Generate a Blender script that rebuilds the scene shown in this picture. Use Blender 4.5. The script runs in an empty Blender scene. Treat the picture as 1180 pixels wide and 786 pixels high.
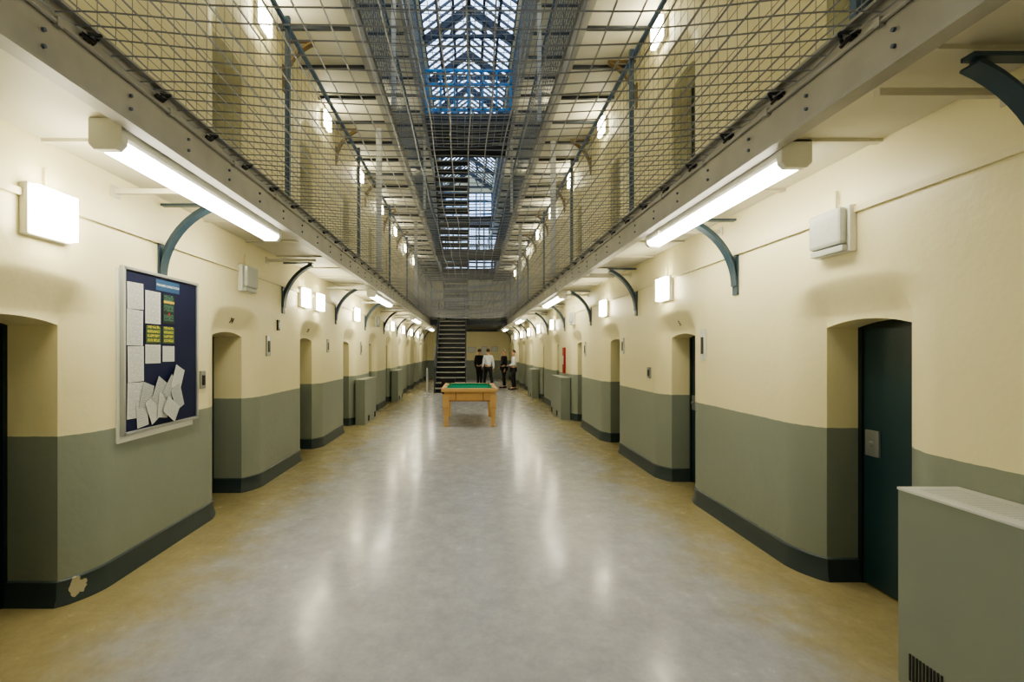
import bpy, bmesh, math, random
from mathutils import Vector, Matrix
random.seed(4)
D=bpy.data; C=bpy.context
COL=C.scene.collection
WR=2.47; WL=2.55
YB=-4.0; YF=32.0
# ---------------------------------------------------------------- materials
def srgb(r,g,b):
    f=lambda c:(c/255/12.92) if c/255<=0.04045 else ((c/255+0.055)/1.055)**2.4
    return (f(r),f(g),f(b),1)
def mat(name,col,rough=0.5,metal=0.0,var=0.12,scale=6.0,bump=0.0,spec=0.5,emit=None,es=0):
    m=D.materials.new(name); m.use_nodes=True
    nt=m.node_tree; b=nt.nodes['Principled BSDF']
    b.inputs['Roughness'].default_value=rough; b.inputs['Metallic'].default_value=metal
    b.inputs['Specular IOR Level'].default_value=spec
    tc=nt.nodes.new('ShaderNodeTexCoord'); n=nt.nodes.new('ShaderNodeTexNoise')
    n.inputs['Scale'].default_value=scale; n.inputs['Detail'].default_value=5
    nt.links.new(tc.outputs['Object'],n.inputs['Vector'])
    mx=nt.nodes.new('ShaderNodeMix'); mx.data_type='RGBA'
    mx.inputs[6].default_value=tuple(c*(1-var) for c in col[:3])+(1,)
    mx.inputs[7].default_value=tuple(min(1,c*(1+var)) for c in col[:3])+(1,)
    nt.links.new(n.outputs['Fac'],mx.inputs[0]); nt.links.new(mx.outputs[2],b.inputs['Base Color'])
    if bump:
        bp=nt.nodes.new('ShaderNodeBump'); bp.inputs['Strength'].default_value=bump; bp.inputs['Distance'].default_value=0.01
        nt.links.new(n.outputs['Fac'],bp.inputs['Height']); nt.links.new(bp.outputs[0],b.inputs['Normal'])
    if emit:
        b.inputs['Emission Color'].default_value=emit; b.inputs['Emission Strength'].default_value=es
    return m
CREAM=(0.80,0.735,0.48,1)
SAGE=(0.25,0.28,0.24)
def wall_mat():
    m=D.materials.new('painted_plaster'); m.use_nodes=True; nt=m.node_tree; N=nt.nodes; L=nt.links
    b=N['Principled BSDF']
    geo=N.new('ShaderNodeNewGeometry'); sep=N.new('ShaderNodeSeparateXYZ'); L.new(geo.outputs['Position'],sep.inputs[0])
    n=N.new('ShaderNodeTexNoise'); n.inputs['Scale'].default_value=1.3; n.inputs['Detail'].default_value=6
    L.new(geo.outputs['Position'],n.inputs['Vector'])
    n2=N.new('ShaderNodeTexNoise'); n2.inputs['Scale'].default_value=14; n2.inputs['Detail'].default_value=4
    L.new(geo.outputs['Position'],n2.inputs['Vector'])
    wob=N.new('ShaderNodeMath'); wob.operation='MULTIPLY_ADD'; wob.inputs[1].default_value=0.012; L.new(n2.outputs['Fac'],wob.inputs[0]); L.new(sep.outputs['Z'],wob.inputs[2])
    gt=N.new('ShaderNodeMath'); gt.operation='GREATER_THAN'; gt.inputs[1].default_value=1.105; L.new(wob.outputs[0],gt.inputs[0])
    def vm(c,v):
        x=N.new('ShaderNodeMix'); x.data_type='RGBA'
        x.inputs[6].default_value=tuple(k*(1-v) for k in c[:3])+(1,); x.inputs[7].default_value=tuple(min(1,k*(1+v)) for k in c[:3])+(1,)
        L.new(n.outputs['Fac'],x.inputs[0]); return x
    g=vm(SAGE,0.10); c=vm(CREAM,0.06)
    mx=N.new('ShaderNodeMix'); mx.data_type='RGBA'; L.new(gt.outputs[0],mx.inputs[0]); L.new(g.outputs[2],mx.inputs[6]); L.new(c.outputs[2],mx.inputs[7])
    L.new(mx.outputs[2],b.inputs['Base Color']); b.inputs['Roughness'].default_value=0.40
    bp=N.new('ShaderNodeBump'); bp.inputs['Strength'].default_value=0.16; bp.inputs['Distance'].default_value=0.02
    L.new(n2.outputs['Fac'],bp.inputs['Height']); L.new(bp.outputs[0],b.inputs['Normal'])
    return m
def floor_mat():
    m=D.materials.new('polished_floor'); m.use_nodes=True; nt=m.node_tree; N=nt.nodes; L=nt.links
    b=N['Principled BSDF']
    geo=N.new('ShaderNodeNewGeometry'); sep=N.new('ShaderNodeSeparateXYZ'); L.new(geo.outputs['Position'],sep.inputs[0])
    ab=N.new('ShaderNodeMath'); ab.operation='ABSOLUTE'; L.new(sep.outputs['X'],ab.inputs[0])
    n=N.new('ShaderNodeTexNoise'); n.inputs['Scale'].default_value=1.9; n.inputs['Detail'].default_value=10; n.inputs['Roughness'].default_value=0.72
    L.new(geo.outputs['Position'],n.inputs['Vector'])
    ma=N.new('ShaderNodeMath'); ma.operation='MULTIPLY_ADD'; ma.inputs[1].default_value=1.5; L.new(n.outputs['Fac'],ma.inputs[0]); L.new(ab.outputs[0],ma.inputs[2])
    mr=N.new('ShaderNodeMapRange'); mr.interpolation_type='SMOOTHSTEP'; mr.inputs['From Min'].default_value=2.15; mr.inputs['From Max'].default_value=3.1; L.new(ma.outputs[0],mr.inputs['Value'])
    mx=N.new('ShaderNodeMix'); mx.data_type='RGBA'; mx.inputs[6].default_value=(0.385,0.382,0.40,1); mx.inputs[7].default_value=(0.36,0.30,0.16,1)  # tan near walls: floor wear plus warm tube light painted into the colour
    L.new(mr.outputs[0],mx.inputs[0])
    mp=N.new('ShaderNodeVectorMath'); mp.operation='MULTIPLY'; mp.inputs[1].default_value=(2.6,2.0,1); L.new(geo.outputs['Position'],mp.inputs[0])
    n2=N.new('ShaderNodeTexNoise'); n2.inputs['Scale'].default_value=1.8; n2.inputs['Detail'].default_value=15; n2.inputs['Roughness'].default_value=0.85
    L.new(mp.outputs[0],n2.inputs['Vector'])
    r2=N.new('ShaderNodeMapRange'); r2.inputs['From Min'].default_value=0.32; r2.inputs['From Max'].default_value=0.68; r2.inputs['To Min'].default_value=0.80; r2.inputs['To Max'].default_value=1.18
    L.new(n2.outputs['Fac'],r2.inputs['Value'])
    mul=N.new('ShaderNodeMix'); mul.data_type='RGBA'; mul.blend_type='MULTIPLY'; mul.inputs[0].default_value=1
    L.new(mx.outputs[2],mul.inputs[6]); L.new(r2.outputs[0],mul.inputs[7]); L.new(mul.outputs[2],b.inputs['Base Color'])
    rr=N.new('ShaderNodeMapRange'); rr.inputs['From Min'].default_value=.35; rr.inputs['From Max'].default_value=.65; rr.inputs['To Min'].default_value=0.09; rr.inputs['To Max'].default_value=0.30; L.new(n2.outputs['Fac'],rr.inputs['Value'])
    L.new(rr.outputs[0],b.inputs['Roughness'])
    bp=N.new('ShaderNodeBump'); bp.inputs['Strength'].default_value=0.03; bp.inputs['Distance'].default_value=0.01
    L.new(n2.outputs['Fac'],bp.inputs['Height']); L.new(bp.outputs[0],b.inputs['Normal'])
    b.inputs['Specular IOR Level'].default_value=0.2
    return m
def base_mat():
    # dark skirting paint with one chipped patch of bare plaster
    m=D.materials.new('dark_skirting_paint'); m.use_nodes=True; nt=m.node_tree; N=nt.nodes; L=nt.links
    b=N['Principled BSDF']; b.inputs['Roughness'].default_value=.4
    geo=N.new('ShaderNodeNewGeometry'); n=N.new('ShaderNodeTexNoise'); n.inputs['Scale'].default_value=22; L.new(geo.outputs['Position'],n.inputs['Vector'])
    ds=N.new('ShaderNodeVectorMath'); ds.operation='DISTANCE'; ds.inputs[1].default_value=(-2.585,3.45,.095); L.new(geo.outputs['Position'],ds.inputs[0])
    ad=N.new('ShaderNodeMath'); ad.operation='MULTIPLY_ADD'; ad.inputs[1].default_value=.09; L.new(n.outputs['Fac'],ad.inputs[0]); L.new(ds.outputs['Value'],ad.inputs[2])
    lt=N.new('ShaderNodeMath'); lt.operation='LESS_THAN'; lt.inputs[1].default_value=.10; L.new(ad.outputs[0],lt.inputs[0])
    mx=N.new('ShaderNodeMix'); mx.data_type='RGBA'; mx.inputs[6].default_value=srgb(54,66,68); mx.inputs[7].default_value=(.42,.38,.27,1)
    L.new(lt.outputs[0],mx.inputs[0]); L.new(mx.outputs[2],b.inputs['Base Color'])
    return m
def paper_mat(name,base,ink,lines=26.0,thr=0.55):
    m=D.materials.new(name); m.use_nodes=True; nt=m.node_tree; N=nt.nodes; L=nt.links
    b=N['Principled BSDF']; tc=N.new('ShaderNodeTexCoord'); sep=N.new('ShaderNodeSeparateXYZ'); L.new(tc.outputs['Generated'],sep.inputs[0])
    a=N.new('ShaderNodeMath'); a.operation='MULTIPLY'; a.inputs[1].default_value=lines; L.new(sep.outputs['Z'],a.inputs[0])
    f=N.new('ShaderNodeMath'); f.operation='FRACT'; L.new(a.outputs[0],f.inputs[0])
    g=N.new('ShaderNodeMath'); g.operation='GREATER_THAN'; g.inputs[1].default_value=thr; L.new(f.outputs[0],g.inputs[0])
    no=N.new('ShaderNodeTexNoise'); no.inputs['Scale'].default_value=14; L.new(tc.outputs['Generated'],no.inputs['Vector'])
    g2=N.new('ShaderNodeMath'); g2.operation='GREATER_THAN'; g2.inputs[1].default_value=0.46; L.new(no.outputs['Fac'],g2.inputs[0])
    mm=N.new('ShaderNodeMath'); mm.operation='MULTIPLY'; L.new(g.outputs[0],mm.inputs[0]); L.new(g2.outputs[0],mm.inputs[1])
    e1=N.new('ShaderNodeMath'); e1.operation='GREATER_THAN'; e1.inputs[1].default_value=0.1; L.new(sep.outputs['Y'],e1.inputs[0])
    e2=N.new('ShaderNodeMath'); e2.operation='LESS_THAN'; e2.inputs[1].default_value=0.9; L.new(sep.outputs['Y'],e2.inputs[0])
    e3=N.new('ShaderNodeMath'); e3.operation='MULTIPLY'; L.new(e1.outputs[0],e3.inputs[0]); L.new(e2.outputs[0],e3.inputs[1])
    e4=N.new('ShaderNodeMath'); e4.operation='MULTIPLY'; L.new(mm.outputs[0],e4.inputs[0]); L.new(e3.outputs[0],e4.inputs[1])
    mx=N.new('ShaderNodeMix'); mx.data_type='RGBA'; mx.inputs[6].default_value=base; mx.inputs[7].default_value=ink
    L.new(e4.outputs[0],mx.inputs[0]); L.new(mx.outputs[2],b.inputs['Base Color']); b.inputs['Roughness'].default_value=0.7
    return m
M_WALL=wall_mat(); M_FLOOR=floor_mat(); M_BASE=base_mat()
M_CREAM=mat('cream_paint',(0.76,0.70,0.48,1),0.5,var=0.05,scale=2)
M_PALE=mat('pale_soffit_paint',(0.62,0.595,0.49,1),0.55,var=0.08,scale=2)
M_SAGE=mat('sage_cabinet_paint',SAGE+(1,),0.4,var=0.04,scale=2)
M_LID=mat('offwhite_laminate',(0.64,0.65,0.62,1),0.35,var=0.05)
M_SLOT=mat('grey_vent_slots',(0.50,0.51,0.49,1),0.5,var=0.05)
M_DOOR=mat('dark_teal_door_paint',srgb(30,56,62),0.35,var=0.2,scale=3)
M_DOORF=mat('door_frame_paint',srgb(22,38,40),0.4)
M_BRK=mat('blue_grey_iron',srgb(54,74,88),0.4,var=0.15)
M_BRKB=mat('brown_iron',srgb(120,100,62),0.5,var=0.15)
M_BEAM=mat('grey_steel_beam',srgb(162,160,154),0.5,var=0.25,scale=4)
M_DKBEAM=mat('dark_steel',srgb(54,59,68),0.5,var=0.2)
M_BGS=mat('blue_grey_steel',srgb(92,104,122),0.5,var=0.2)
M_WIRE=mat('galvanised_wire',srgb(142,143,148),0.45,metal=0.25,var=0.1)
M_WIREU=mat('painted_mesh_wire',srgb(138,136,132),0.45,metal=0.2,var=0.1)
M_CLIP=mat('dark_clip',srgb(34,34,36),0.5)
M_POST=mat('blue_rail_paint',srgb(66,92,116),0.4,var=0.1)
M_BLUE=mat('bright_blue_rail',srgb(72,156,222),0.4,var=0.08)
M_GPOST=mat('pale_grey_post',srgb(186,188,190),0.5,var=0.06)
M_HOUS=mat('white_enamel',(0.80,0.80,0.75,1),0.35,var=0.03)
TUBE=(1.0,0.94,0.74,1)
M_TUBE=mat('lit_diffuser',(0.9,0.9,0.85,1),0.4,var=0.01,emit=TUBE,es=12)
M_BULB=mat('lit_bulkhead_glass',(0.9,0.9,0.85,1),0.4,var=0.01,emit=(1.0,0.93,0.66,1),es=19)
M_OFF=mat('frosted_unlit_glass',(0.55,0.58,0.54,1),0.15,var=0.12,scale=30)
M_WOOD=mat('oak_veneer',srgb(200,162,108),0.35,var=0.18,scale=5)
M_WOODD=mat('oak_veneer_dark',srgb(150,108,62),0.35,var=0.25,scale=5)
M_FELT=mat('green_baize',srgb(20,120,92),0.9,var=0.06,scale=40,spec=0.1)
M_BLACK=mat('black_plastic',srgb(20,20,22),0.4)
M_STEEL=mat('brushed_steel',srgb(170,172,172),0.3,metal=0.7,var=0.08)
M_NAVY=mat('navy_felt_panel',srgb(20,28,66),0.6,var=0.1,scale=30,spec=0.3)
M_ALU=mat('aluminium_frame',srgb(185,188,190),0.3,metal=0.6,var=0.03)
M_WHITE=mat('white_board',(0.70,0.71,0.67,1),0.5,var=0.03)
M_PAPER=paper_mat('printed_paper',(0.60,0.61,0.61,1),(0.36,0.37,0.39,1),34,.6)
M_PAPER2=paper_mat('printed_form',(0.56,0.58,0.57,1),(0.34,0.35,0.36,1),12,0.7)
M_PAPER3=paper_mat('printed_form_shaded',(0.42,0.45,0.46,1),(0.26,0.27,0.29,1),12,0.7)
M_STRIPE=paper_mat('yellow_striped_sheet',(0.06,0.10,0.05,1),(0.45,0.45,0.05,1),4,0.4)
M_POSTER=paper_mat('dark_poster_print',(0.02,0.03,0.03,1),(0.05,0.14,0.10,1),3,0.3)
M_YEL=mat('yellow_print',(0.6,0.45,0.07,1),0.6,var=0.05)
M_REDP=mat('red_paint',srgb(150,36,34),0.4,var=0.05)
M_LBLUE=mat('blue_header',srgb(44,84,128),0.6,var=0.03)
M_INK=mat('dark_ink',srgb(60,58,52),0.6)
M_WINK=mat('white_ink',(0.7,0.74,0.78,1),0.6)
M_SKIN=mat('skin_tone',srgb(205,160,135),0.55,var=0.05)
M_HAIRB=mat('brown_hair',srgb(60,44,34),0.7)
M_HAIRG=mat('grey_hair',srgb(120,112,104),0.7)
M_SHIRT=mat('white_cotton_shirt',(0.80,0.82,0.86,1),0.8,var=0.04)
M_SUIT=mat('black_wool_suit',srgb(26,27,33),0.85,var=0.1)
M_TROU=mat('charcoal_trousers',srgb(30,31,36),0.85,var=0.1)
M_SHOE=mat('black_leather',srgb(18,17,17),0.3)
def glass_mat():
    m=D.materials.new('skylight_glass'); m.use_nodes=True; nt=m.node_tree; N=nt.nodes; L=nt.links
    for x in list(N): N.remove(x)
    o=N.new('ShaderNodeOutputMaterial'); t=N.new('ShaderNodeBsdfTransparent'); t.inputs[0].default_value=(0.84,0.92,1.0,1)
    g=N.new('ShaderNodeBsdfGlossy'); g.inputs['Roughness'].default_value=0.15; g.inputs[0].default_value=(.8,.85,.9,1)
    no=N.new('ShaderNodeTexNoise'); no.inputs['Scale'].default_value=1.5
    mr=N.new('ShaderNodeMapRange'); mr.inputs['To Min'].default_value=0.02; mr.inputs['To Max'].default_value=0.14; L.new(no.outputs['Fac'],mr.inputs['Value'])
    mx=N.new('ShaderNodeMixShader'); L.new(mr.outputs[0],mx.inputs[0]); L.new(t.outputs[0],mx.inputs[1]); L.new(g.outputs[0],mx.inputs[2]); L.new(mx.outputs[0],o.inputs[0])
    return m
M_GLASS=glass_mat()
# ---------------------------------------------------------------- builders
class MB:
    def __init__(s): s.v=[]; s.f=[]; s.mi=[]; s.m=0
    def box(s,x0,x1,y0,y1,z0,z1):
        i=len(s.v); s.v+=[(x0,y0,z0),(x1,y0,z0),(x1,y1,z0),(x0,y1,z0),(x0,y0,z1),(x1,y0,z1),(x1,y1,z1),(x0,y1,z1)]
        for q in ((0,3,2,1),(4,5,6,7),(0,1,5,4),(1,2,6,5),(2,3,7,6),(3,0,4,7)): s.f.append(tuple(i+k for k in q)); s.mi.append(s.m)
        return s
    def tube(s,p,q,r,n=6,r2=None):
        p=Vector(p); q=Vector(q); d=q-p
        if d.length<1e-6: return s
        z=d.normalized(); a=Vector((0,0,1)) if abs(z.z)<0.9 else Vector((1,0,0)); x=z.cross(a).normalized(); y=z.cross(x)
        i=len(s.v); r2=r if r2 is None else r2
        for k in range(n):
            t=2*math.pi*(k+.5)/n; o=x*math.cos(t)+y*math.sin(t)
            s.v.append(tuple(p+o*r)); s.v.append(tuple(q+o*r2))
        for k in range(n):
            a=i+2*k; b=i+2*((k+1)%n); s.f.append((a,b,b+1,a+1)); s.mi.append(s.m)
        s.f.append(tuple(i+2*k for k in range(n))[::-1]); s.mi.append(s.m); s.f.append(tuple(i+2*k+1 for k in range(n))); s.mi.append(s.m)
        return s
    def bar(s,p,q,w,h):
        p=Vector(p); q=Vector(q); z=(q-p).normalized(); a=Vector((0,0,1)) if abs(z.z)<0.95 else Vector((0,1,0))
        x=z.cross(a).normalized(); y=z.cross(x).normalized(); i=len(s.v)
        for P in (p,q):
            for sx,sy in ((-1,-1),(1,-1),(1,1),(-1,1)): s.v.append(tuple(P+x*sx*w/2+y*sy*h/2))
        for f in ((0,1,2,3),(4,7,6,5),(0,4,5,1),(1,5,6,2),(2,6,7,3),(3,7,4,0)): s.f.append(tuple(i+k for k in f)); s.mi.append(s.m)
        return s
    def prism(s,pts,axis,a,b):
        def P(p,t): return {'y':(p[0],t,p[1]),'x':(t,p[0],p[1]),'z':(p[0],p[1],t)}[axis]
        i=len(s.v); n=len(pts)
        for p in pts: s.v.append(P(p,a))
        for p in pts: s.v.append(P(p,b))
        s.f.append(tuple(range(i,i+n))); s.mi.append(s.m); s.f.append(tuple(range(i+2*n-1,i+n-1,-1))); s.mi.append(s.m)
        for k in range(n):
            l=(k+1)%n; s.f.append((i+k,i+n+k,i+n+l,i+l)); s.mi.append(s.m)
        return s
    def obj(s,name,mats,parent=None,loc=(0,0,0),bevel=0,smooth=None,fix=True):
        me=D.meshes.new(name); me.from_pydata(s.v,[],s.f)
        if not isinstance(mats,(list,tuple)): mats=[mats]
        for m in mats: me.materials.append(m)
        if fix:
            bm=bmesh.new(); bm.from_mesh(me); bmesh.ops.recalc_face_normals(bm,faces=bm.faces); bm.to_mesh(me); bm.free()
        if smooth is not None:
            for p in me.polygons: p.use_smooth=True
            me.set_sharp_from_angle(angle=math.radians(smooth))
        me.update()
        o=D.objects.new(name,me); COL.objects.link(o); o.location=loc
        if parent: o.parent=parent
        if bevel:
            b=o.modifiers.new('bevel','BEVEL'); b.width=bevel; b.segments=2; b.limit_method='ANGLE'
        return o
def tag(o,label=None,cat=None,kind=None,group=None):
    if label: o['label']=label
    if cat: o['category']=cat
    if kind: o['kind']=kind
    if group: o['group']=group
    return o
def root(name,loc,label,cat,group=None,rot=0):
    e=D.objects.new(name,None); COL.objects.link(e); e.location=loc; e.rotation_euler=(0,0,rot); e.empty_display_size=0.1
    return tag(e,label,cat,None,group)
def dup(r,loc,rot=None,label=None):
    n=r.copy(); COL.objects.link(n); n.location=loc
    if rot is not None: n.rotation_euler=(0,0,rot)
    if label: n['label']=label
    for c in list(r.children):
        k=c.copy(); COL.objects.link(k); k.parent=n
    return n
def text_mesh(name,body,size,matl,parent=None,loc=(0,0,0),rot=(0,0,0),ext=0.002):
    cu=D.curves.new(name,'FONT'); cu.body=body; cu.size=size; cu.extrude=ext; cu.align_x='CENTER'; cu.align_y='CENTER'
    t=D.objects.new(name+'_tmp',cu); COL.objects.link(t); C.view_layer.update()
    me=D.meshes.new_from_object(t.evaluated_get(C.evaluated_depsgraph_get())); D.objects.remove(t)
    me.materials.clear(); me.materials.append(matl)
    o=D.objects.new(name,me); COL.objects.link(o); o.location=loc; o.rotation_euler=rot
    if parent: o.parent=parent
    return o
# ---------------------------------------------------------------- walls
OPW=0.72; SPL=0.31; SD=0.11; DDR=0.40; DDL=0.50
NR=[3.03+2.86*k for k in range(-2,11)]; NL=[2.65+2.73*k for k in range(-2,11)]
NR=[a for a in NR if a>YB+.4 and a+OPW<YF-.4]; NL=[a for a in NL if a>YB+.4 and a+OPW<YF-.4]
H0=1.82; ARC=.045; HB=1.89; HH=.26
def columns(starts,DD):
    cols=[('F',YB,0,0,1)]
    for a in starts:
        b=a+OPW; c=(a+b)/2; R=OPW/2+SPL
        for k in range(12):
            t=k/12; y=a-SPL*(1-t); cols.append(('F',y,SD*t*t,0,abs(y-c)/R))
        u0=(OPW/2)/R
        cols.append(('A',a,SD,0,u0)); cols.append(('B',a,DD,0,u0))
        for k in range(1,8):
            u=-1+2*k/8; cols.append(('I',c+u*OPW/2,DD,ARC*(1-u*u),abs(u)*u0))
        cols.append(('B',b,DD,0,u0)); cols.append(('A',b,SD,0,u0))
        for k in range(11,-1,-1):
            t=k/12; y=b+SPL*(1-t); cols.append(('F',y,SD*t*t,0,abs(y-c)/R))
    cols.append(('F',YF,0,0,1)); return cols
def hood(h,u):
    if h<=HB: return 1
    t=(h-HB)/(HH*math.sqrt(max(.02,1-.75*u*u)))
    if t>=1: return 0
    return (1-t)**1.4*(1+.6*t)
LV=[(0,3.15),(3.15,6.25),(6.25,9.1),(9.1,11.6)]
def make_wall(name,sgn,W,starts,DD):
    cols=columns(starts,DD); v=[]; f=[]
    for base,top in LV:
        rows=[0,1.0,H0,'L',HB]+[HB+HH*k/14 for k in range(1,15)]+[top-base]
        i0=len(v); nr=len(rows)
        for kind,y,d,ar,u in cols:
            for j,r in enumerate(rows):
                h=H0+ar if (r=='L' or r==H0) else r
                dep=min(d,SD)*hood(h,u) if j>=3 else d
                v.append((sgn*(W+dep),y,base+h))
        for c in range(len(cols)-1):
            for j in range(nr-1):
                a=i0+c*nr+j; f.append((a,a+nr,a+nr+1,a+1))
    me=D.meshes.new(name); me.from_pydata(v,[],f)
    bm=bmesh.new(); bm.from_mesh(me); bmesh.ops.remove_doubles(bm,verts=bm.verts,dist=0.0005)
    bmesh.ops.dissolve_degenerate(bm,edges=bm.edges,dist=0.0004); bmesh.ops.recalc_face_normals(bm,faces=bm.faces); bm.to_mesh(me); bm.free()
    me.materials.append(M_WALL)
    for p in me.polygons: p.use_smooth=True
    me.set_sharp_from_angle(angle=math.radians(33))
    o=D.objects.new(name,me); COL.objects.link(o); o['kind']='structure'; o['label']='cream and sage green painted wall with recessed cell doorways'
    return o
make_wall('wall_right',1,WR,NR,DDR); make_wall('wall_left',-1,WL,NL,DDL)
def make_base(name,sgn,W,starts,DD):
    cols=columns(starts,DD); runs=[]; cur=[]
    for kind,y,d,ar,u in cols:
        if kind=='I':
            if cur: runs.append(cur); cur=[]
            continue
        cur.append((y,d))
    runs.append(cur); m=MB()
    prof=[(0.032,0.0),(0.030,0.02),(0.014,0.05),(0.012,0.155),(0.0,0.165)]
    for r in runs:
        i=len(m.v); n=len(r)
        for k,(y,d) in enumerate(r):
            p0=r[max(0,k-1)]; p1=r[min(n-1,k+1)]
            t=Vector((p1[0]-p0[0],p1[1]-p0[1])); t=t.normalized() if t.length>0 else Vector((1,0))
            nx,ny=t[1],-t[0]
            for off,z in prof:
                m.v.append((sgn*(W+d+ny*off),y+nx*off,z))
        q=len(prof)
        for k in range(n-1):
            for j in range(q-1): a=i+k*q+j; m.f.append((a,a+q,a+q+1,a+1)); m.mi.append(0)
    return tag(m.obj(name,M_BASE,smooth=35),'dark painted skirting following the doorways',kind='structure')
make_base('baseboard_right',1,WR,NR,DDR); make_base('baseboard_left',-1,WL,NL,DDL)
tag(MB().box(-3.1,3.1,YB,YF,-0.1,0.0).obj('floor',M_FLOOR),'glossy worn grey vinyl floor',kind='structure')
tag(MB().box(-3.1,3.1,YB-.2,YB,0,12.8).obj('wall_near',M_CREAM),kind='structure')
WZ=6.6
fw=MB(); fw.box(-3.1,-1.9,YF,YF+.2,0,12.8); fw.box(1.9,3.1,YF,YF+.2,0,12.8); fw.box(-1.9,1.9,YF,YF+.2,0,WZ); fw.box(-1.9,1.9,YF,YF+.2,11.4,12.8)
tag(fw.obj('wall_far',M_WALL),kind='structure')
w=MB(); w.box(-1.9,1.9,YF+.08,YF+.09,WZ,11.4); wo=tag(w.obj('window_1',M_GLASS),'tall gridded end window',kind='structure')
w=MB()
for k in range(9): x=-1.9+3.8*k/8; w.box(x-.04,x+.04,YF+.03,YF+.13,WZ,11.4)
for k in range(10): z=WZ+(11.4-WZ)*k/9; w.box(-1.9,1.9,YF+.02,YF+.12,z-.04,z+.04)
w.obj('window_frame',M_DKBEAM,parent=wo)
# roof
c=MB()
for s,W in ((1,WR),(-1,WL)):
    c.prism([(s*(W+.5),11.5),(s*1.42,11.55),(s*1.42,11.7),(s*(W+.5),11.7)],'y',YB,YF)
tag(c.obj('ceiling',M_CREAM),'sloping cream ceiling beside the roof light',kind='structure')
EZ=11.6; RZ=12.7
for n,s in ((2,1),(3,-1)):
    g=MB(); g.v=[(s*1.45,YB,EZ),(0,YB,RZ),(0,YF,RZ),(s*1.45,YF,EZ)]; g.f=[(0,1,2,3)]; g.mi=[0]
    go=tag(g.obj('window_%d'%n,M_GLASS,fix=False),'pitched glazed roof light with close glazing bars',kind='structure')
    b=MB(); y=YB
    while y<YF:
        b.bar((s*1.45,y,EZ-.02),(0,y,RZ-.02),0.05,0.07); y+=0.42
    for t in (0.02,0.34,0.67,0.98): b.bar((s*1.45*(1-t),YB,EZ+(RZ-EZ)*t-.03),(s*1.45*(1-t),YF,EZ+(RZ-EZ)*t-.03),0.08,0.06)
    b.obj('glazing_bars',M_DKBEAM,parent=go)
tr=root('roof_truss',(0,11.4,11.45),'dark steel roof truss under the glazed ridge','truss','roof trusses')
b=MB(); b.bar((-1.4,0,0),(0,0,1.02),.14,.20); b.bar((1.4,0,0),(0,0,1.02),.14,.20)
b.obj('rafter',M_DKBEAM,parent=tr)
b=MB(); b.bar((-1.2,0,.12),(1.2,0,.12),.09,.10); b.bar((0,0,.12),(0,0,1.0),.07,.07); b.bar((-.6,0,.12),(-.35,0,.74),.06,.06); b.bar((.6,0,.12),(.35,0,.74),.06,.06)
b.obj('tie_beam',M_DKBEAM,parent=tr)
for k in range(1,9): dup(tr,(0,11.4+2.5*k,11.45))
# ---------------------------------------------------------------- doors
dn=[0]
def door(sgn,W,DD,ya,lev,near=False):
    dn[0]+=1
    base=LV[lev][0]; X=sgn*(W+DD-0.03)
    m=MB(); m.box(-.02,.02,0.02,OPW-.02,0.01,1.9)
    o=m.obj('door_%d'%dn[0],M_DOOR,loc=(X,ya,base),bevel=.004); tag(o,'dark teal painted steel cell door',kind='structure')
    if lev==0:
        i=-sgn
        fr=MB(); 
        for y0,y1 in ((0.0,.035),(OPW-.035,OPW)): fr.box(i*.0,i*.035,y0,y1,0,1.87)
        fr.box(i*.0,i*.035,0.035,OPW-.035,1.81,1.89)
        fr.obj('door_frame',M_DOORF,parent=o)
        if near:
            MB().box(i*.02,i*.04,.53,.65,.92,1.10).obj('lock_plate',M_STEEL,parent=o,bevel=.004)
            MB().tube((i*.04,.59,1.01),(i*.065,.59,1.01),.018,10).obj('keyhole_boss',M_STEEL,parent=o)
    return o
for k,a in enumerate(NR):
    for lev in range(4): door(1,WR,DDR,a,lev,near=a<12)
for k,a in enumerate(NL):
    for lev in range(4): door(-1,WL,DDL,a,lev,near=a<12)
# ---------------------------------------------------------------- galleries
GAL=[(2.92,3.15,1.80,1.80),(5.97,6.25,1.50,1.50),(8.8,9.1,1.38,1.38)]
for gi,(zb,zt,xr,xl) in enumerate(GAL):
    for s,W,X in ((1,WR,xr),(-1,WL,xl)):
        r=root('gallery_walkway',(0,YB,zb),'grey steel cantilevered landing with pale painted underside','gallery','gallery landings')
        MB().box(min(s*(X+.05),s*(W-.003)),max(s*(X+.05),s*(W-.003)),0,YF-YB,0.0,zt-zb-.02).obj('deck',M_PALE,parent=r)
        e=MB(); a=s*X; 
        zo=-.05
        e.box(min(a,a+s*.02),max(a,a+s*.02),0,YF-YB,zo,zt-zb+.02)
        e.box(min(a-s*.03,a+s*.055),max(a-s*.03,a+s*.055),0,YF-YB,zo-.018,zo)
        e.box(min(a-s*.03,a+s*.05),max(a-s*.03,a+s*.05),0,YF-YB,zt-zb+.02,zt-zb+.035)
        e.obj('edge_beam',M_BEAM,parent=r)
        if gi==0:
            p=MB(); p.tube((a-s*.012,0,.16),(a-s*.012,YF-YB,.16),.011,6)
            y=.3
            while y<YF-YB: p.box(min(a,a-s*.026),max(a,a-s*.026),y,y+.03,.14,.18); y+=.85
            p.obj('cable_conduit',M_BEAM,parent=r)
            p=MB(); y=.5
            while y<YF-YB:
                for z in (.02,.09): p.tube((a,y,z),(a-s*.012,y,z),.010,6)
                y+=.57
            p.obj('bolt_heads',M_BGS,parent=r)['kind']='stuff'
        j=MB(); y=.45
        while y<YF-YB:
            j.box(min(s*(X+.07),s*(W-.003)),max(s*(X+.07),s*(W-.003)),y,y+.05,-.045 if gi else -.02,0); y+=0.95
        j.obj('joists',M_PALE if gi==0 else M_DKBEAM,parent=r)['kind']='stuff'
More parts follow.
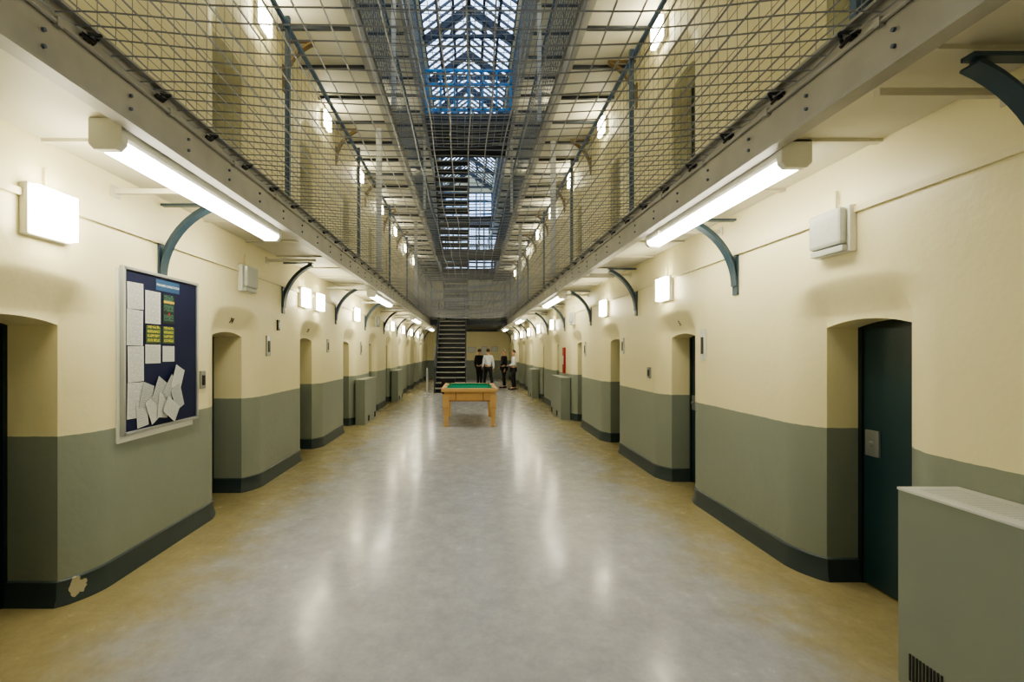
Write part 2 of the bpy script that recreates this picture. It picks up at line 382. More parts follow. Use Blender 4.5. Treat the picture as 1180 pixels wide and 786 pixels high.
# brackets
def bracket(matl,label,grp):
    r=root('gallery_bracket',(0,0,0),label,'bracket',grp)
    a,b=.39,.58; n=12; T=math.radians(66); pts=[]; nor=[]
    for k in range(n+1):
        t=T*k/n; pts.append((-a*(1-math.cos(t))/(1-math.cos(T))-.016,b*math.sin(t)/math.sin(T)))
    for k in range(n+1):
        p0=pts[max(0,k-1)]; p1=pts[min(n,k+1)]; d=Vector((p1[0]-p0[0],p1[1]-p0[1])).normalized(); nor.append((-d[1],d[0]))
    m=MB()
    for k in range(n):
        q=lambda i,o:(pts[i][0]+nor[i][0]*o,pts[i][1]+nor[i][1]*o)
        m.prism([q(k,.0),q(k+1,.0),q(k+1,.014),q(k,.014)],'y',-.045,.045)
        m.prism([q(k,-.04),q(k+1,-.04),q(k+1,0),q(k,0)],'y',-.008,.008)
    m.obj('curved_rib',matl,parent=r)
    MB().box(-.016,-.001,-.045,.045,-.08,.28).obj('wall_plate',matl,parent=r)
    MB().box(-.42,-.016,-.03,.03,.60,.618).obj('top_arm',matl,parent=r)
    return r
B0=bracket(M_BRK,'blue-grey curved iron bracket fixed to cream wall','ground floor landing brackets'); 
yy=1.95-2.85
B0.location=(WR,yy,2.25)
for k in range(1,12): dup(B0,(WR,2.14 if k==1 else yy+2.85*k,2.25))
for k in range(0,12): dup(B0,(-WL,1.5-2.85+2.83*k,2.25),rot=math.pi)
B1=bracket(M_BRKB,'brown painted curved iron bracket under upper landing','upper landing brackets'); B1.location=(WR,1.95,5.30)
for k in range(1,11): dup(B1,(WR,1.95+2.85*k,5.30))
for k in range(0,11): dup(B1,(-WL,1.5+2.83*k,5.30),rot=math.pi)
tb=root('tie_bar',(0,0,0),'pale painted flat tie bar beneath the landing','bar','tie bars')
MB().bar((0,0,0),(-.62,0,0),.035,.035).obj('bar',M_PALE,parent=tb); MB().box(-.012,-.001,-.05,.05,-.04,.04).obj('end_plate',M_PALE,parent=tb)
tb.location=(WR,2.36,2.82)
for k in range(1,10): dup(tb,(WR,2.25+2.85*k,2.82))
for k in range(0,10): dup(tb,(-WL,3.75+2.83*k,2.80),rot=math.pi)
for s,W,n in ((1,WR,1),(-1,WL,2)):
    m=MB(); m.box(min(s*W,s*(W-.022)),max(s*W,s*(W-.022)),YB,YF,2.535,2.575)
    tag(m.obj('trim_%d'%n,M_CREAM),'cream painted conduit strip along the wall',kind='structure')
# ---------------------------------------------------------------- safety nets
def net(X,Y0,Y1,z0,sag,P,r,matl,label,wob):
    m=MB(); nx=int(2*X/P); ny=int((Y1-Y0)/P)
    ph=[random.uniform(0,6.28) for _ in range(6)]
    def pt(i,j):
        u=-1+2*i/nx; x=X*u; y=Y0+(Y1-Y0)*j/ny; f=(1-u*u)
        dx=wob*f*(math.sin(y*2.1+ph[0])+.6*math.sin(y*4.7+x*3+ph[1]))
        dy=wob*(f+.3)*(math.sin(x*3.3+y*.9+ph[2])+.7*math.sin(x*6.1-y*2.3+ph[3]))
        dz=wob*1.3*f*(math.sin(y*1.7+ph[4])+math.sin(x*3.0+y*3.1+ph[5]))
        sc=-.035*abs(math.sin(math.pi*(y-.72)/.57))*(abs(u)**10)
        return (x+dx,y+dy,z0-sag*f+dz+sc)
    G=[[pt(i,j) for j in range(ny+1)] for i in range(nx+1)]
    for i in range(nx+1):
        for j in range(0,ny): m.tube(G[i][j],G[i][j+1],r,3)
    for j in range(ny+1):
        for i in range(nx): m.tube(G[i][j],G[i+1][j],r,3)
    return tag(m.obj('safety_net',matl,fix=False),label,'net')
net(1.765,-1.0,21.8,3.13,.10,.115,.0047,M_WIRE,'grey wire safety net stretched between the lower landings',.008)
net(1.47,4.0,11.5,6.24,.06,.15,.007,M_WIRE,'grey wire safety net stretched between the upper landings',.008)
cl=root('net_clip',(0,0,0),'black twisted clip fixing the net to the beam','clip','net clips')
c=MB(); c.tube((0,-.04,0),(-.07,.0,.015),.010,6); c.tube((-.07,0,.015),(-.02,.05,.0),.009,6); c.tube((-.02,-.01,.0),(-.02,.06,-.015),.009,6); c.box(-.03,.0,-.02,.02,-.012,.012)
c.obj('hook',M_CLIP,parent=cl)
cl.location=(1.80,.72,3.12); 
for k in range(1,36): dup(cl,(1.80,.72+.57*k,3.12))
for k in range(0,36): dup(cl,(-1.80,.74+.57*k,3.12),rot=math.pi)
def panel(L_,H,matl,pitch,r,lab,grp):
    p=root('mesh_panel',(0,0,0),lab,'mesh panel',grp)
    m=MB(); n=int(L_/pitch)
    for k in range(n+1): y=L_*k/n; m.tube((0,y,0),(0,y,H),r,3)
    n=int(H/pitch)
    for k in range(n+1): z=H*k/n; m.tube((0,0,z),(0,L_,z),r,3)
    m.obj('wire_mesh',matl,parent=p,fix=False)
    MB().box(-.018,.018,0,L_,H,H+.04).obj('top_rail',M_POST,parent=p)
    MB().box(-.01,.01,0,L_,-.0,.02).obj('bottom_rail',M_BEAM,parent=p)
    return p
SP=3.4
p1=panel(SP-.05,1.72,M_WIREU,.13,.0025,'tall wire mesh guard with blue-grey top rail on landing','lower landing mesh guards')
p1.location=(1.83,5.85-2*SP+.025,3.19)
post=root('guard_post',(0,0,0),'blue-grey square guard post standing on landing edge','post','guard posts')
MB().box(-.022,.022,-.022,.022,.004,1.85).obj('shaft',M_POST,parent=post); MB().box(-.04,.04,-.04,.04,0,.012).obj('foot_plate',M_POST,parent=post)
post.location=(1.83,5.85-2*SP,3.186)
for k in range(1,9): dup(p1,(1.83,5.85-2*SP+.025+SP*k,3.19)); dup(post,(1.83,5.85-2*SP+SP*k,3.186))
for k in range(0,9): dup(p1,(-1.83,5.27-2*SP+.025+SP*k,3.19)); dup(post,(-1.83,5.27-2*SP+SP*k,3.186))
p2=panel(SP-.05,1.6,M_BGS,.14,.005,'wire mesh guard on upper landing','upper landing mesh guards')
p2.location=(1.53,5,6.29)
for k in range(1,8): dup(p2,(1.53,5+SP*k,6.29))
for k in range(0,8): dup(p2,(-1.53,5+SP*k,6.29))
for k in range(0,7): dup(p2,(1.41,8+SP*k,9.14)); dup(p2,(-1.41,8+SP*k,9.14))
gp=root('landing_column',(1.72,10.6,3.19),'slender pale grey steel column between landings','column','pale columns')
MB().box(-.05,.05,-.05,.05,0,2.73).obj('shaft',M_GPOST,parent=gp); MB().box(-.08,.08,-.08,.08,0,.03).obj('base_plate',M_GPOST,parent=gp)
for x,y in ((-1.72,10.0),(1.72,17.4),(-1.72,17.0)): dup(gp,(x,y,3.19))
for x,y in ((-1.44,10.0),(1.44,10.6),(1.44,17.4),(-1.44,17.0)): dup(gp,(x,y,6.30)).scale=(.8,.8,.90)
# ---------------------------------------------------------------- lamps
fx=root('fluorescent_light',(0,0,0),'long white fluorescent batten light, lit, under the landing beam','light fitting','batten lights')
Lf=2.4
MB().prism([(-.088,.168),(.088,.168),(.088,.075),(.075,.06),(-.075,.06),(-.088,.075)],'y',.05,Lf-.05).obj('housing',M_HOUS,parent=fx)
MB().prism([(-.068,.06),(.068,.06),(.070,.035),(.050,.004),(-.050,.004),(-.070,.035)],'y',.05,Lf-.05).obj('diffuser',M_TUBE,parent=fx)
for y in (0,Lf-.05): MB().prism([(-.093,.17),(.093,.17),(.093,.03),(.062,-.002),(-.062,-.002),(-.093,.03)],'y',y,y+.05).obj('end_cap',M_HOUS,parent=fx,bevel=.004)
FZ=2.748
fx.location=(1.955,3.1,FZ)
for k in (-1,1,2,3): dup(fx,(1.955,3.1+7.7*k if k>0 else -2.6,FZ))
for k in (-1,0,1,2,3): dup(fx,(-1.97,2.82+7.7*k if k>=0 else -2.6,FZ))
def bulk(lit,label):
    r=root('bulkhead_light',(0,0,0),label,'light fitting','wall lamps' )
    MB().box(-.05,-.0,-.17,.17,-.15,.15).obj('housing',M_HOUS,parent=r,bevel=.008)
    if lit: MB().prism([(-.15,-.135),(.15,-.135),(.15,.135),(-.15,.135)],'x',-.10,-.05).obj('diffuser',M_BULB,parent=r)
    else:
        MB().box(-.10,-.05,-.155,.155,-.10,.14).obj('diffuser',M_OFF,parent=r,bevel=.02)
        MB().box(-.085,-.05,-.155,.155,-.145,-.105).obj('control_strip',M_OFF,parent=r,bevel=.006)
    MB().tube((-.014,0,.15),(-.014,0,.28),.009,6).obj('feed_conduit',M_CREAM,parent=r)
    return r
BL=bulk(True,'rectangular white bulkhead lamp, lit, on cream wall'); BU=bulk(False,'rectangular frosted bulkhead lamp, unlit, on cream wall')
BL.location=(WR,6.45,2.42); BU.location=(WR,3.48,2.44)
for y,l in ((9.3,1),(12.2,0),(15.0,1),(17.9,1),(20.8,1),(23.6,1),(26.5,1),(29.2,0)): dup(BL if l else BU,(WR,y,2.42))
for y,l in ((3.12,1),(5.92,0),(7.95,1),(8.72,1),(11.6,1),(14.3,0),(17.0,1),(19.8,1),(22.5,1),(25.3,1),(28.1,0)): dup(BL if l else BU,(-WL,y,2.47),rot=math.pi)
for y in (.9,3.8,6.62,9.4,12.35,15.2,18.1,21,24,27): dup(BL,(WR,y,5.70))
for y in (.7,3.5,6.35,9.15,12.0,14.8,17.6,20.4,23.4): dup(BL,(-WL,y,5.70),rot=math.pi)
for y in (9,14.8,20.4): dup(BL,(WR,y,8.5)); dup(BL,(-WL,y,8.5),rot=math.pi)
# ---------------------------------------------------------------- bridges & stairs
def bridge(y0,y1,zb,zt,X,railm,H,lab,rails=2,th=.02):
    r=root('cross_bridge',(0,y0,zb),lab,'bridge')
    d=MB(); d.box(-X,X,0,y1-y0,.06,zt-zb)
    for y in (0,y1-y0-.06): d.box(-X,X,y,y+.06,-.06,.08)
    d.obj('deck',M_DKBEAM,parent=r)
    for yy in (0.04,y1-y0-.04)[:rails]:
        m=MB(); h0=zt-zb
        for k in range(7): x=-X+.03+(2*X-.06)*k/6; m.box(x-th,x+th,yy-th,yy+th,h0,h0+H)
        for z in (.12,H*.36,H*.68,H): m.box(-X,X,yy-th,yy+th,h0+z-th,h0+z+th)
        n=int(2*X/.1)
        for k in range(n): x=-X+k*.1; m.tube((x,yy,h0),(x,yy,h0+H),.005,3)
        m.obj('railing',railm,parent=r)
    return r
bridge(16.2,19.0,8.78,9.06,1.34,M_BLUE,1.35,'steel cross bridge with bright blue railings',th=.034)
bridge(23.2,24.6,5.98,6.2,1.46,M_BGS,1.3,'dark steel cross bridge with mesh railings')
bridge(24.1,31.9,2.92,3.12,1.76,M_BGS,1.3,'dark steel end deck over ground floor corridor',1)
bridge(28.6,31.0,5.98,6.2,1.46,M_BGS,1.3,'dark steel end landing with mesh railings')
bridge(28.5,30.0,8.82,9.06,1.34,M_BLUE,1.3,'far steel cross bridge with blue railings')
def stair(x0,x1,ya,za,yb,zb,label,n,tm=None,hm=None,hr=.016):
    r=root('steel_staircase',((x0+x1)/2,ya,za),label,'staircase')
    w=(x1-x0)/2; dy=(yb-ya); dz=zb-za
    for s in (-1,1):
        m=MB(); m.prism([(0,0),(0,.24),(dy,dz+.12),(dy,dz-.16)],'x',s*w-.025,s*w+.025)
        m.obj('stringer',M_DKBEAM,parent=r)
        m=MB()
        for k in range(6): t=k/5; m.tube((s*w,dy*t,dz*t+.05),(s*w,dy*t,dz*t+1.0),hr,6)
        m.tube((s*w,0,1.0),(s*w,dy,dz+1.0),hr*1.4,8); m.tube((s*w,0,.55),(s*w,dy,dz+.55),hr,8)
        m.obj('handrail',hm or M_BGS,parent=r)
    sg=1 if dy>0 else -1
    for k in range(1,n+1):
        t=(k-.5)/n
        MB().box(-w+.02,w-.02,dy*t-.12,dy*t+.12,dz*k/n-.045,dz*k/n-.01).obj('tread',tm or M_BEAM,parent=r)
    m=MB()
    for k in range(1,n+1):
        t=(k-.5)/n; yy=dy*t+sg*.11; m.box(-w+.02,w-.02,yy-.004,yy+.004,dz*(k-1)/n-.01,dz*k/n-.045)
    m.obj('riser_plates',M_DKBEAM,parent=r)
    return r
stair(-1.35,-.12,20.6,0,24.05,3.06,'grey steel staircase with dark risers rising from corridor floor',15,hm=M_DKBEAM,hr=.022)
stair(-1.25,.0,23.1,6.22,19.05,9.0,'dark steel staircase between upper landings',13,M_BEAM)
stair(-1.25,-.05,28.4,3.3,24.7,6.15,'dark steel staircase between middle landings',13,M_BEAM)
# ---------------------------------------------------------------- radiator cabinets
def cabinet(loc,sgn,L_,H,Dp,label):
    r=root('radiator_cabinet',loc,label,'cabinet')
    i=-sgn
    def bx(a,b,*k): return MB().box(min(i*a,i*b),max(i*a,i*b),*k)
    bx(0.015,Dp,0,L_,0.0,H-.014).obj('body',M_SAGE,parent=r,bevel=.004)
    bx(0.004,Dp+.004,-.003,L_+.003,H-.014,H).obj('lid',M_LID if Dp>.3 else M_SAGE,parent=r,bevel=.003)
    y=L_-.25
    while y>.1:
        g=MB()
        for k in range(10): g.box(min(i*Dp,i*(Dp+.004)),max(i*Dp,i*(Dp+.004)),y+k*.019,y+k*.019+.009,.04,.17)
        g.obj('vent_grille',M_CLIP,parent=r)
        y-=.8
    if Dp>.3:
        s=MB(); y=.05
        while y<L_-.05: s.box(min(i*(Dp-.24),i*(Dp-.06)),max(i*(Dp-.24),i*(Dp-.06)),y,y+.006,H,H+.001); y+=.022
        s.obj('top_vent',M_SLOT,parent=r)
    return r
cabinet((WR,0.9,0),1,1.72,.97,.31,'sage green boxed radiator cabinet with off-white lid beside a cell doorway')
cabinet((WR,12.55,0),1,1.5,1.02,.25,'sage green radiator cabinet against the wall')
cabinet((-WL,11.65,0),-1,1.4,1.02,.23,'sage green radiator cabinet against the wall')
cabinet((WR,18.25,0),1,1.3,1.02,.25,'sage green radiator cabinet against the wall')
cabinet((-WL,17.1,0),-1,1.3,1.02,.23,'sage green radiator cabinet against the wall')
# ---------------------------------------------------------------- notice board
X0=-WL
nb=root('notice_board',(X0,4.31,1.655),'navy felt notice board with aluminium frame on white backing','notice board')
MB().box(.001,.012,-.55,.48,-.675,.60).obj('backing_board',M_WHITE,parent=nb)
MB().box(.012,.03,-.50,.50,-.61,.61).obj('felt_panel',M_NAVY,parent=nb)
f=MB(); f.box(.012,.045,-.52,.52,.60,.625); f.box(.012,.045,-.52,.52,-.625,-.60); f.box(.012,.045,-.525,-.50,-.625,.625); f.box(.012,.045,.50,.525,-.625,.625)
f.obj('frame',M_ALU,parent=nb,bevel=.004)
xs=X0+.032
hd=MB().box(0,.002,-.17,.17,-.045,.045).obj('header_strip',M_LBLUE,loc=(xs,4.36,2.19)); tag(hd,'blue header strip with white lettering','sign')
text_mesh('lettering','PRISONERS CONSULTATION',.025,M_WINK,parent=hd,loc=(.004,0,.0),rot=(math.pi/2,0,math.pi/2),ext=.0008)
def sheet(y,z,w,h,m,tilt,label,k):
    o=MB().box(0,0.0012,-w/2,w/2,-h/2,h/2).obj('notice_sheet',m,loc=(xs+.004*k,y,z)); o.rotation_euler=(tilt,0,0)
    tag(o,label,'paper',group='sheets pinned on the notice board'); return o
WS='white printed sheet pinned on navy board'
sheet(3.935,2.07,.19,.20,M_PAPER,0.02,WS,0)
sheet(3.93,1.83,.19,.27,M_PAPER,-.015,WS,0)
sheet(3.94,1.555,.19,.27,M_PAPER,.01,WS,0)
sheet(3.935,1.28,.19,.27,M_PAPER,-.02,WS,0)
sheet(4.155,2.0,.20,.26,M_PAPER,0,'white printed sheet beneath the header strip',0)
sheet(4.155,1.785,.20,.14,M_STRIPE,0,'yellow and green striped sheet',1)
sheet(4.155,1.63,.20,.15,M_PAPER2,0,'white form pinned on navy board',0)
sheet(4.37,2.0,.17,.24,M_POSTER,0,'dark green poster with coloured bands',0)
sheet(4.37,2.06,.15,.02,M_YEL,0,'thin yellow printed strip on poster',1)
sheet(4.37,1.96,.025,.025,M_REDP,0,'small red badge card on poster',1)
sheet(4.37,1.785,.17,.14,M_STRIPE,0,'yellow and green striped sheet',0)
sheet(4.37,1.63,.17,.13,M_PAPER2,0,'white form pinned on navy board',0)
for k,(y,z,t) in enumerate(((4.01,1.17,.1),(4.06,1.30,-.3),(4.14,1.19,.45),(4.22,1.33,-.5),(4.26,1.21,-.15),(4.36,1.34,-.75),(4.46,1.42,-.4),(4.45,1.26,.35),(4.35,1.17,1.0))):
    sheet(y,z,.14,.20,(M_PAPER2,M_PAPER3)[k%2],t,'loose white form pinned at an angle',k+1)
def number(txt,side,y,z,size=.09):
    dz=.03; d0=SD*hood(z-dz,0); d1=SD*hood(z+dz,0); ang=math.atan2(d0-d1,2*dz); dep=(d0+d1)/2
    if side>0: o=text_mesh('door_number',txt,size,M_INK,loc=(WR+dep-.008,y,z),rot=(math.pi/2+ang,0,-math.pi/2))
    else: o=text_mesh('door_number',txt,size,M_INK,loc=(-WL-dep+.008,y,z),rot=(math.pi/2+ang,0,math.pi/2))
    tag(o,'small painted cell number above doorway','number')
number('74',-1,5.74,1.985); number('5',1,6.25,1.985); number('73',-1,8.47,1.985)
def plate(side,y,z,w,h,m,name,label,cat):
    W=WR if side>0 else WL; r=root(name,(side*W,y,z),label,cat); i=-side
    MB().box(min(0,i*.02),max(0,i*.02),-w/2,w/2,-h/2,h/2).obj('backplate',m,parent=r,bevel=.003)
    MB().box(min(i*.02,i*.026),max(i*.02,i*.026),-w*.25,w*.25,-h*.3,h*.25).obj('face',M_BLACK if m is not M_BLACK else M_STEEL,parent=r)
plate(-1,4.97,1.38,.09,.17,M_STEEL,'wall_switch','steel wall switch box beside the notice board','switch')
plate(-1,6.6,1.72,.12,.26,M_STEEL,'card_holder','steel card holder fixed beside a cell doorway','card holder')
plate(-1,9.4,1.75,.12,.24,M_STEEL,'card_holder','steel card holder fixed beside a cell doorway','card holder')
plate(-1,6.95,2.0,.08,.14,M_BLACK,'wall_socket','small dark electrical box on cream wall','electrical box')
plate(1,5.46,1.72,.10,.32,M_LID,'card_holder','pale card holder with notice beside a cell doorway','card holder')
plate(1,7.1,1.36,.11,.15,M_STEEL,'wall_switch','steel wall switch box on cream wall','switch')
plate(1,8.3,1.74,.10,.26,M_LID,'card_holder','pale card holder with notice beside a cell doorway','card holder')
plate(1,11.0,1.70,.12,.3,M_LID,'card_holder','pale card holder with notice beside a cell doorway','card holder')
plate(-1,12.3,1.72,.12,.3,M_STEEL,'card_holder','steel card holder fixed beside a cell doorway','card holder')
fb=root('fire_point',(WR,13.35,1.42),'muted red fire point box on cream wall','fire point')
MB().box(-.05,0,-.11,.11,-.33,.33).obj('cabinet_body',M_REDP,parent=fb,bevel=.006); MB().box(-.056,-.05,-.06,.06,-.1,.12).obj('panel',M_WHITE,parent=fb)
o=tag(MB().box(-1.85,-.75,YF-.06,YF-.003,0,2.1).obj('door_90',M_DOOR,bevel=.005),'dark teal double door in end wall',kind='structure')
for x,z,w_,h_ in ((.2,1.75,.5,.35),(.95,1.7,.35,.5),(1.6,1.8,.4,.3)):
    n_=root('wall_notice',(x,YF,z),'small white notice in grey frame on end wall','notice')
    MB().box(-w_/2,w_/2,-.02,0,-h_/2,h_/2).obj('frame',M_SLOT,parent=n_); MB().box(-w_/2+.03,w_/2-.03,-.024,-.02,-h_/2+.03,h_/2-.03).obj('sheet',M_WHITE,parent=n_)
# ---------------------------------------------------------------- pool table
pt=root('pool_table',(0.02,11.35,0),'oak pool table with green baize top and stout square legs','pool table')
TW,TL,TH=1.24,2.0,.84
for x in (-TW/2+.10,TW/2-.10):
    for y in (.11,TL-.11):
        m=MB()
        def ringv(z,h): return [(x-h,y-h,z),(x+h,y-h,z),(x+h,y+h,z),(x-h,y+h,z)]
        prof=[(0,.045),(.04,.05),(.045,.04),(.40,.056),(.42,.068),(.70,.070)]
        for z,h in prof: m.v+=ringv(z,h)
        for k in range(len(prof)-1):
            for q in range(4): m.f.append((k*4+q,k*4+(q+1)%4,k*4+4+(q+1)%4,k*4+4+q)); m.mi.append(0)
        m.f.append((0,1,2,3)); m.f.append(tuple(range(20,24))); m.mi+=[0,0]
        m.obj('leg',M_WOOD,parent=pt)
m=MB(); m.box(-TW/2+.06,TW/2-.06,.07,TL-.07,.56,.76); m.obj('apron',M_WOOD,parent=pt,bevel=.006)
m=MB()
for x in (-.30,.30): m.box(x-.010,x+.010,.058,.072,.57,.76)
m.box(-TW/2+.06,TW/2-.06,.055,.072,.555,.58)
m.obj('apron_moulding',M_WOODD,parent=pt)
m=MB(); m.box(-TW/2,TW/2,0,.11,.76,TH); m.box(-TW/2,TW/2,TL-.11,TL,.76,TH); m.box(-TW/2,-TW/2+.11,.11,TL-.11,.76,TH); m.box(TW/2-.11,TW/2,.11,TL-.11,.76,TH)
m.obj('top_rail',M_WOOD,parent=pt,bevel=.012)
MB().box(-TW/2+.11,TW/2-.11,.11,TL-.11,.77,.80).obj('playing_surface',M_FELT,parent=pt)
m=MB(); a=TW/2-.11
m.box(-a+.06,a-.06,.11,.15,.80,.838); m.box(-a+.06,a-.06,TL-.15,TL-.11,.80,.838)
for s in (-1,1):
    for y0,y1 in ((.18,TL/2-.06),(TL/2+.06,TL-.18)): m.box(min(s*a,s*(a-.04)),max(s*a,s*(a-.04)),y0,y1,.80,.838)
m.obj('cushion',M_FELT,parent=pt,bevel=.004)
for x in (-a,a):
    for y in (.12,TL/2,TL-.12): MB().tube((x,y,.80),(x,y,TH+.003),.05,14).obj('pocket',M_BLACK,parent=pt)
bn=root('rubbish_bin',(-.75,19.2,0),'black plastic bin standing by the staircase','bin')
MB().prism([(-.2,0),(.2,0),(.25,.6),(-.25,.6)],'y',-.2,.2).obj('body',M_BLACK,parent=bn,bevel=.01); MB().box(-.27,.27,-.23,.23,.6,.66).obj('lid',M_BLACK,parent=bn,bevel=.01)
bx=root('storage_box',(-.2,19.3,0),'black storage box on floor by the staircase','box')
MB().box(-.2,.2,-.2,.2,0,.42).obj('body',M_BLACK,parent=bx,bevel=.01); MB().box(-.215,.215,-.215,.215,.42,.47).obj('lid',M_DKBEAM,parent=bx,bevel=.005)
bp=root('barrier_post',(-1.5,18.9,0),'pale metal barrier post on floor beside the staircase','post',group='barrier posts by the staircase')
MB().tube((0,0,.02),(0,0,1.0),.03,10).obj('shaft',M_GPOST,parent=bp); MB().tube((0,0,0),(0,0,.02),.12,16).obj('base',M_GPOST,parent=bp)
dup(bp,(-1.62,20.3,0))
# ---------------------------------------------------------------- people
def skin_obj(name,V,E,matl,parent,rootk,sub=2):
    keys=list(V); idx={k:i for i,k in enumerate(keys)}
    me=D.meshes.new(name); me.from_pydata([V[k][0] for k in keys],[(idx[a],idx[b]) for a,b in E],[])
    o=D.objects.new(name+'_tmp',me); COL.objects.link(o)
    mod=o.modifiers.new('s','SKIN'); mod.use_smooth_shade=True
    sk=me.skin_vertices[0].data
    for k in keys:
        r=V[k][1]; sk[idx[k]].radius=(r,r) if not isinstance(r,tuple) else r
        sk[idx[k]].use_root=(k==rootk)
    sb=o.modifiers.new('u','SUBSURF'); sb.levels=sub; sb.render_levels=sub
    C.view_layer.update()
    m2=D.meshes.new_from_object(o.evaluated_get(C.evaluated_depsgraph_get())); D.objects.remove(o)
    m2.materials.clear(); m2.materials.append(matl)
    for p in m2.polygons: p.use_smooth=True
    o=D.objects.new(name,m2); COL.objects.link(o); o.parent=parent; return o
def person(loc,rot,label,top,stride=0.0,armbend=(0,0),hair=M_HAIRB,scale=1.0,jacket=False):
    r=root('person',loc,label,'person',rot=rot); r.scale=(scale,)*3
    V={}; E=[]
    def add(k,p,rad,par=None):
        V[k]=(p,rad)
        if par: E.append((par,k))
    add('pel',(0,0,.96),(.135,.10)); add('sp',(0,.0,1.14),(.125,.095),'pel'); add('ch',(0,.01,1.34),(.155,.105),'sp'); add('nb',(0,.01,1.47),.062,'ch')
    add('nk',(0,-.005,1.53),.052,'nb'); add('jaw',(0,-.02,1.595),(.062,.072),'nk'); add('hd',(0,-.01,1.66),(.074,.09),'jaw'); add('ht',(0,0,1.72),(.06,.07),'hd')
    add('nose',(0,-.112,1.635),.012,'hd')
    for s,n in ((-1,'l'),(1,'r')):
        st=stride*s
        add('sh'+n,(s*.175,.01,1.415),.054,'ch')
        b=armbend[0] if s<0 else armbend[1]
        sw=-st*.5
        el=(s*.215,.03+sw*.3,1.13); add('el'+n,el,.040,'sh'+n)
        wr=(s*(.225-.08*b),el[1]-.05-.20*b+sw*.3,1.13-.245*(1-b)+.0*b); add('wr'+n,wr,.026,'el'+n)
        d=(Vector(wr)-Vector(el)).normalized(); pm=Vector(wr)+d*.07; add('pm'+n,tuple(pm),(.018,.034),'wr'+n)
        for q in range(4):
            off=(q-1.5)*.019; base=pm+d*.03+Vector((0,off,0)); L_=(.062,.072,.068,.055)[q]
            add('f%d%s'%(q,n),tuple(base),.0085,'pm'+n); mid=base+d*L_*.55; add('g%d%s'%(q,n),tuple(mid),.008,'f%d%s'%(q,n)); add('h%d%s'%(q,n),tuple(mid+d*L_*.45+Vector((-s*.015,0,0))),.007,'g%d%s'%(q,n))
        tb_=Vector(wr)+d*.035+Vector((0,-.03,0)); add('t'+n,tuple(tb_),.010,'pm'+n); add('u'+n,tuple(tb_+d*.035+Vector((0,-.015,0))),.008,'t'+n)
        add('hp'+n,(s*.09,0,.90),.09,'pel'); kn=(s*.095,-st*.5-.01,.50); add('kn'+n,kn,.056,'hp'+n)
        an=(s*.10,-st*.9+.03,.09); add('an'+n,an,.038,'kn'+n); add('to'+n,(s*.12,an[1]-.15,.04),.034,'an'+n)
    skin_obj('body',V,E,M_SKIN,r,'pel')
    def cloth(name,keys,matl,rt,inc=.014):
        VV={}
        for k in keys:
            p,rd=V[k]; VV[k]=(p,tuple(x+inc for x in rd) if isinstance(rd,tuple) else rd+inc)
        EE=[(a,b) for a,b in E if a in VV and b in VV]
        return skin_obj(name,VV,EE,matl,r,rt)
    tk=['pel','sp','ch','nb','shl','shr','ell','elr','wrl','wrr']
    cloth('jacket' if jacket else 'shirt',tk,top,'pel',.022 if jacket else .020)
    cloth('trousers',['pel','hpl','hpr','knl','knr','anl','anr'],M_TROU,'pel',.016)
    for n in 'lr':
        a=Vector(V['an'+n][0]); m=MB(); 
        m.prism([(-.045,-.20),(-.03,-.235),(.03,-.235),(.045,-.20),(.042,0),(.036,.07),(-.036,.07),(-.042,0)],'z',-a.z,-a.z+.065)
        m.obj('shoe',M_SHOE,parent=r,loc=tuple(a),bevel=.015)
    bm=bmesh.new(); bmesh.ops.create_uvsphere(bm,u_segments=20,v_segments=14,radius=1)
    bmesh.ops.scale(bm,vec=(.086,.104,.098),verts=bm.verts)
    bmesh.ops.delete(bm,geom=[v for v in bm.verts if (v.co.z<-.045) or (v.co.y<-.045 and v.co.z<.045)],context='VERTS')
    me=D.meshes.new('hair'); bm.to_mesh(me); bm.free(); me.materials.append(hair)
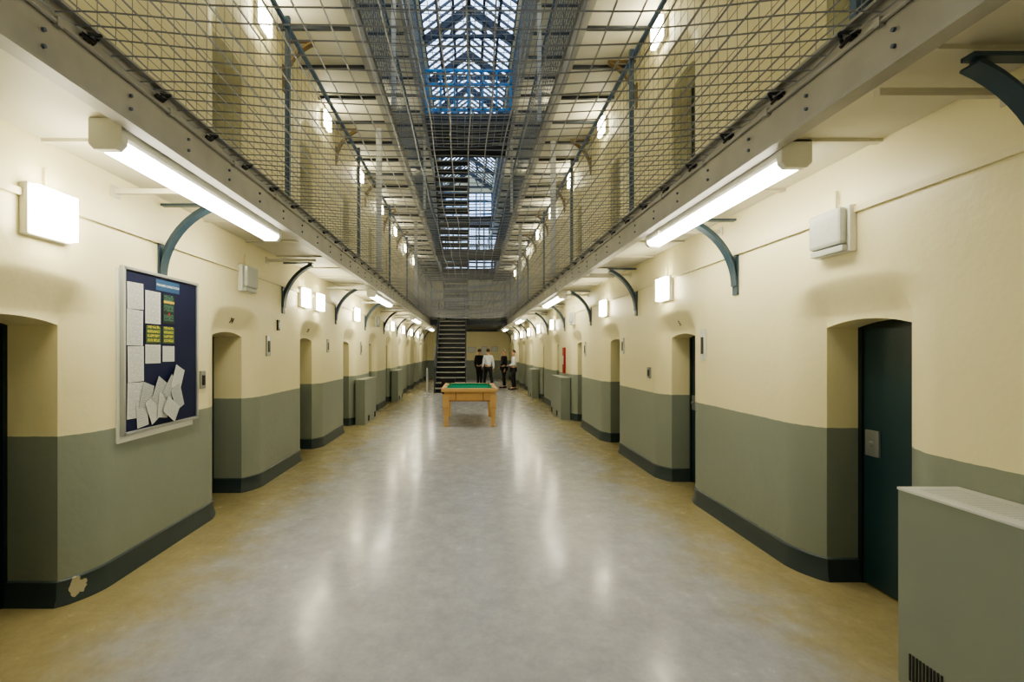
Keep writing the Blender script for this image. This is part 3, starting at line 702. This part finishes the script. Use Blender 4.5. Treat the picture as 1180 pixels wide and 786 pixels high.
    for p in me.polygons: p.use_smooth=True
    h=D.objects.new('hair',me); COL.objects.link(h); h.parent=r; h.location=(0,.0,1.675)
    for s in (-1,1):
        bm=bmesh.new(); bmesh.ops.create_uvsphere(bm,u_segments=8,v_segments=6,radius=.010); me=D.meshes.new('eye'); bm.to_mesh(me); bm.free(); me.materials.append(M_BLACK)
        e=D.objects.new('eye',me); COL.objects.link(e); e.parent=r; e.location=(s*.03,-.092,1.66)
        bm=bmesh.new(); bmesh.ops.create_uvsphere(bm,u_segments=8,v_segments=6,radius=1); bmesh.ops.scale(bm,vec=(.010,.02,.03),verts=bm.verts); me=D.meshes.new('ear'); bm.to_mesh(me); bm.free(); me.materials.append(M_SKIN)
        e=D.objects.new('ear',me); COL.objects.link(e); e.parent=r; e.location=(s*.082,.005,1.65)
    return r
person((.86,23.0,0),math.radians(200),'person in white shirt and dark trousers walking along corridor',M_SHIRT,.28,(0,.3))
person((.50,23.7,0),math.radians(150),'person in dark suit standing beside the staircase',M_SUIT,.05,(.2,.1),jacket=True)
person((1.60,23.6,0),math.radians(-70),'person in black suit standing in conversation',M_SUIT,.08,(.5,.0),hair=M_HAIRG,jacket=True,scale=.98)
person((1.95,22.6,0),math.radians(-95),'person in pale shirt and dark trousers standing by wall',M_SHIRT,.05,(.0,.8),scale=.97)
# ---------------------------------------------------------------- world, camera
w=D.worlds.new('World'); C.scene.world=w; w.use_nodes=True
bg=w.node_tree.nodes['Background']; bg.inputs[0].default_value=(0.66,0.79,1.0,1); bg.inputs[1].default_value=2.0
cam=D.cameras.new('Camera'); co=D.objects.new('Camera',cam); COL.objects.link(co); C.scene.camera=co
cam.sensor_width=36; cam.lens=600/1180*36; cam.shift_x=50/1180; cam.shift_y=12/1180; cam.clip_start=.05; cam.clip_end=200
co.location=(0,0,1.65); co.rotation_euler=(math.pi/2,0,0)
C.scene.view_settings.view_transform='AgX'
C.scene.view_settings.look='AgX - Medium High Contrast'
C.scene.view_settings.exposure=1.0
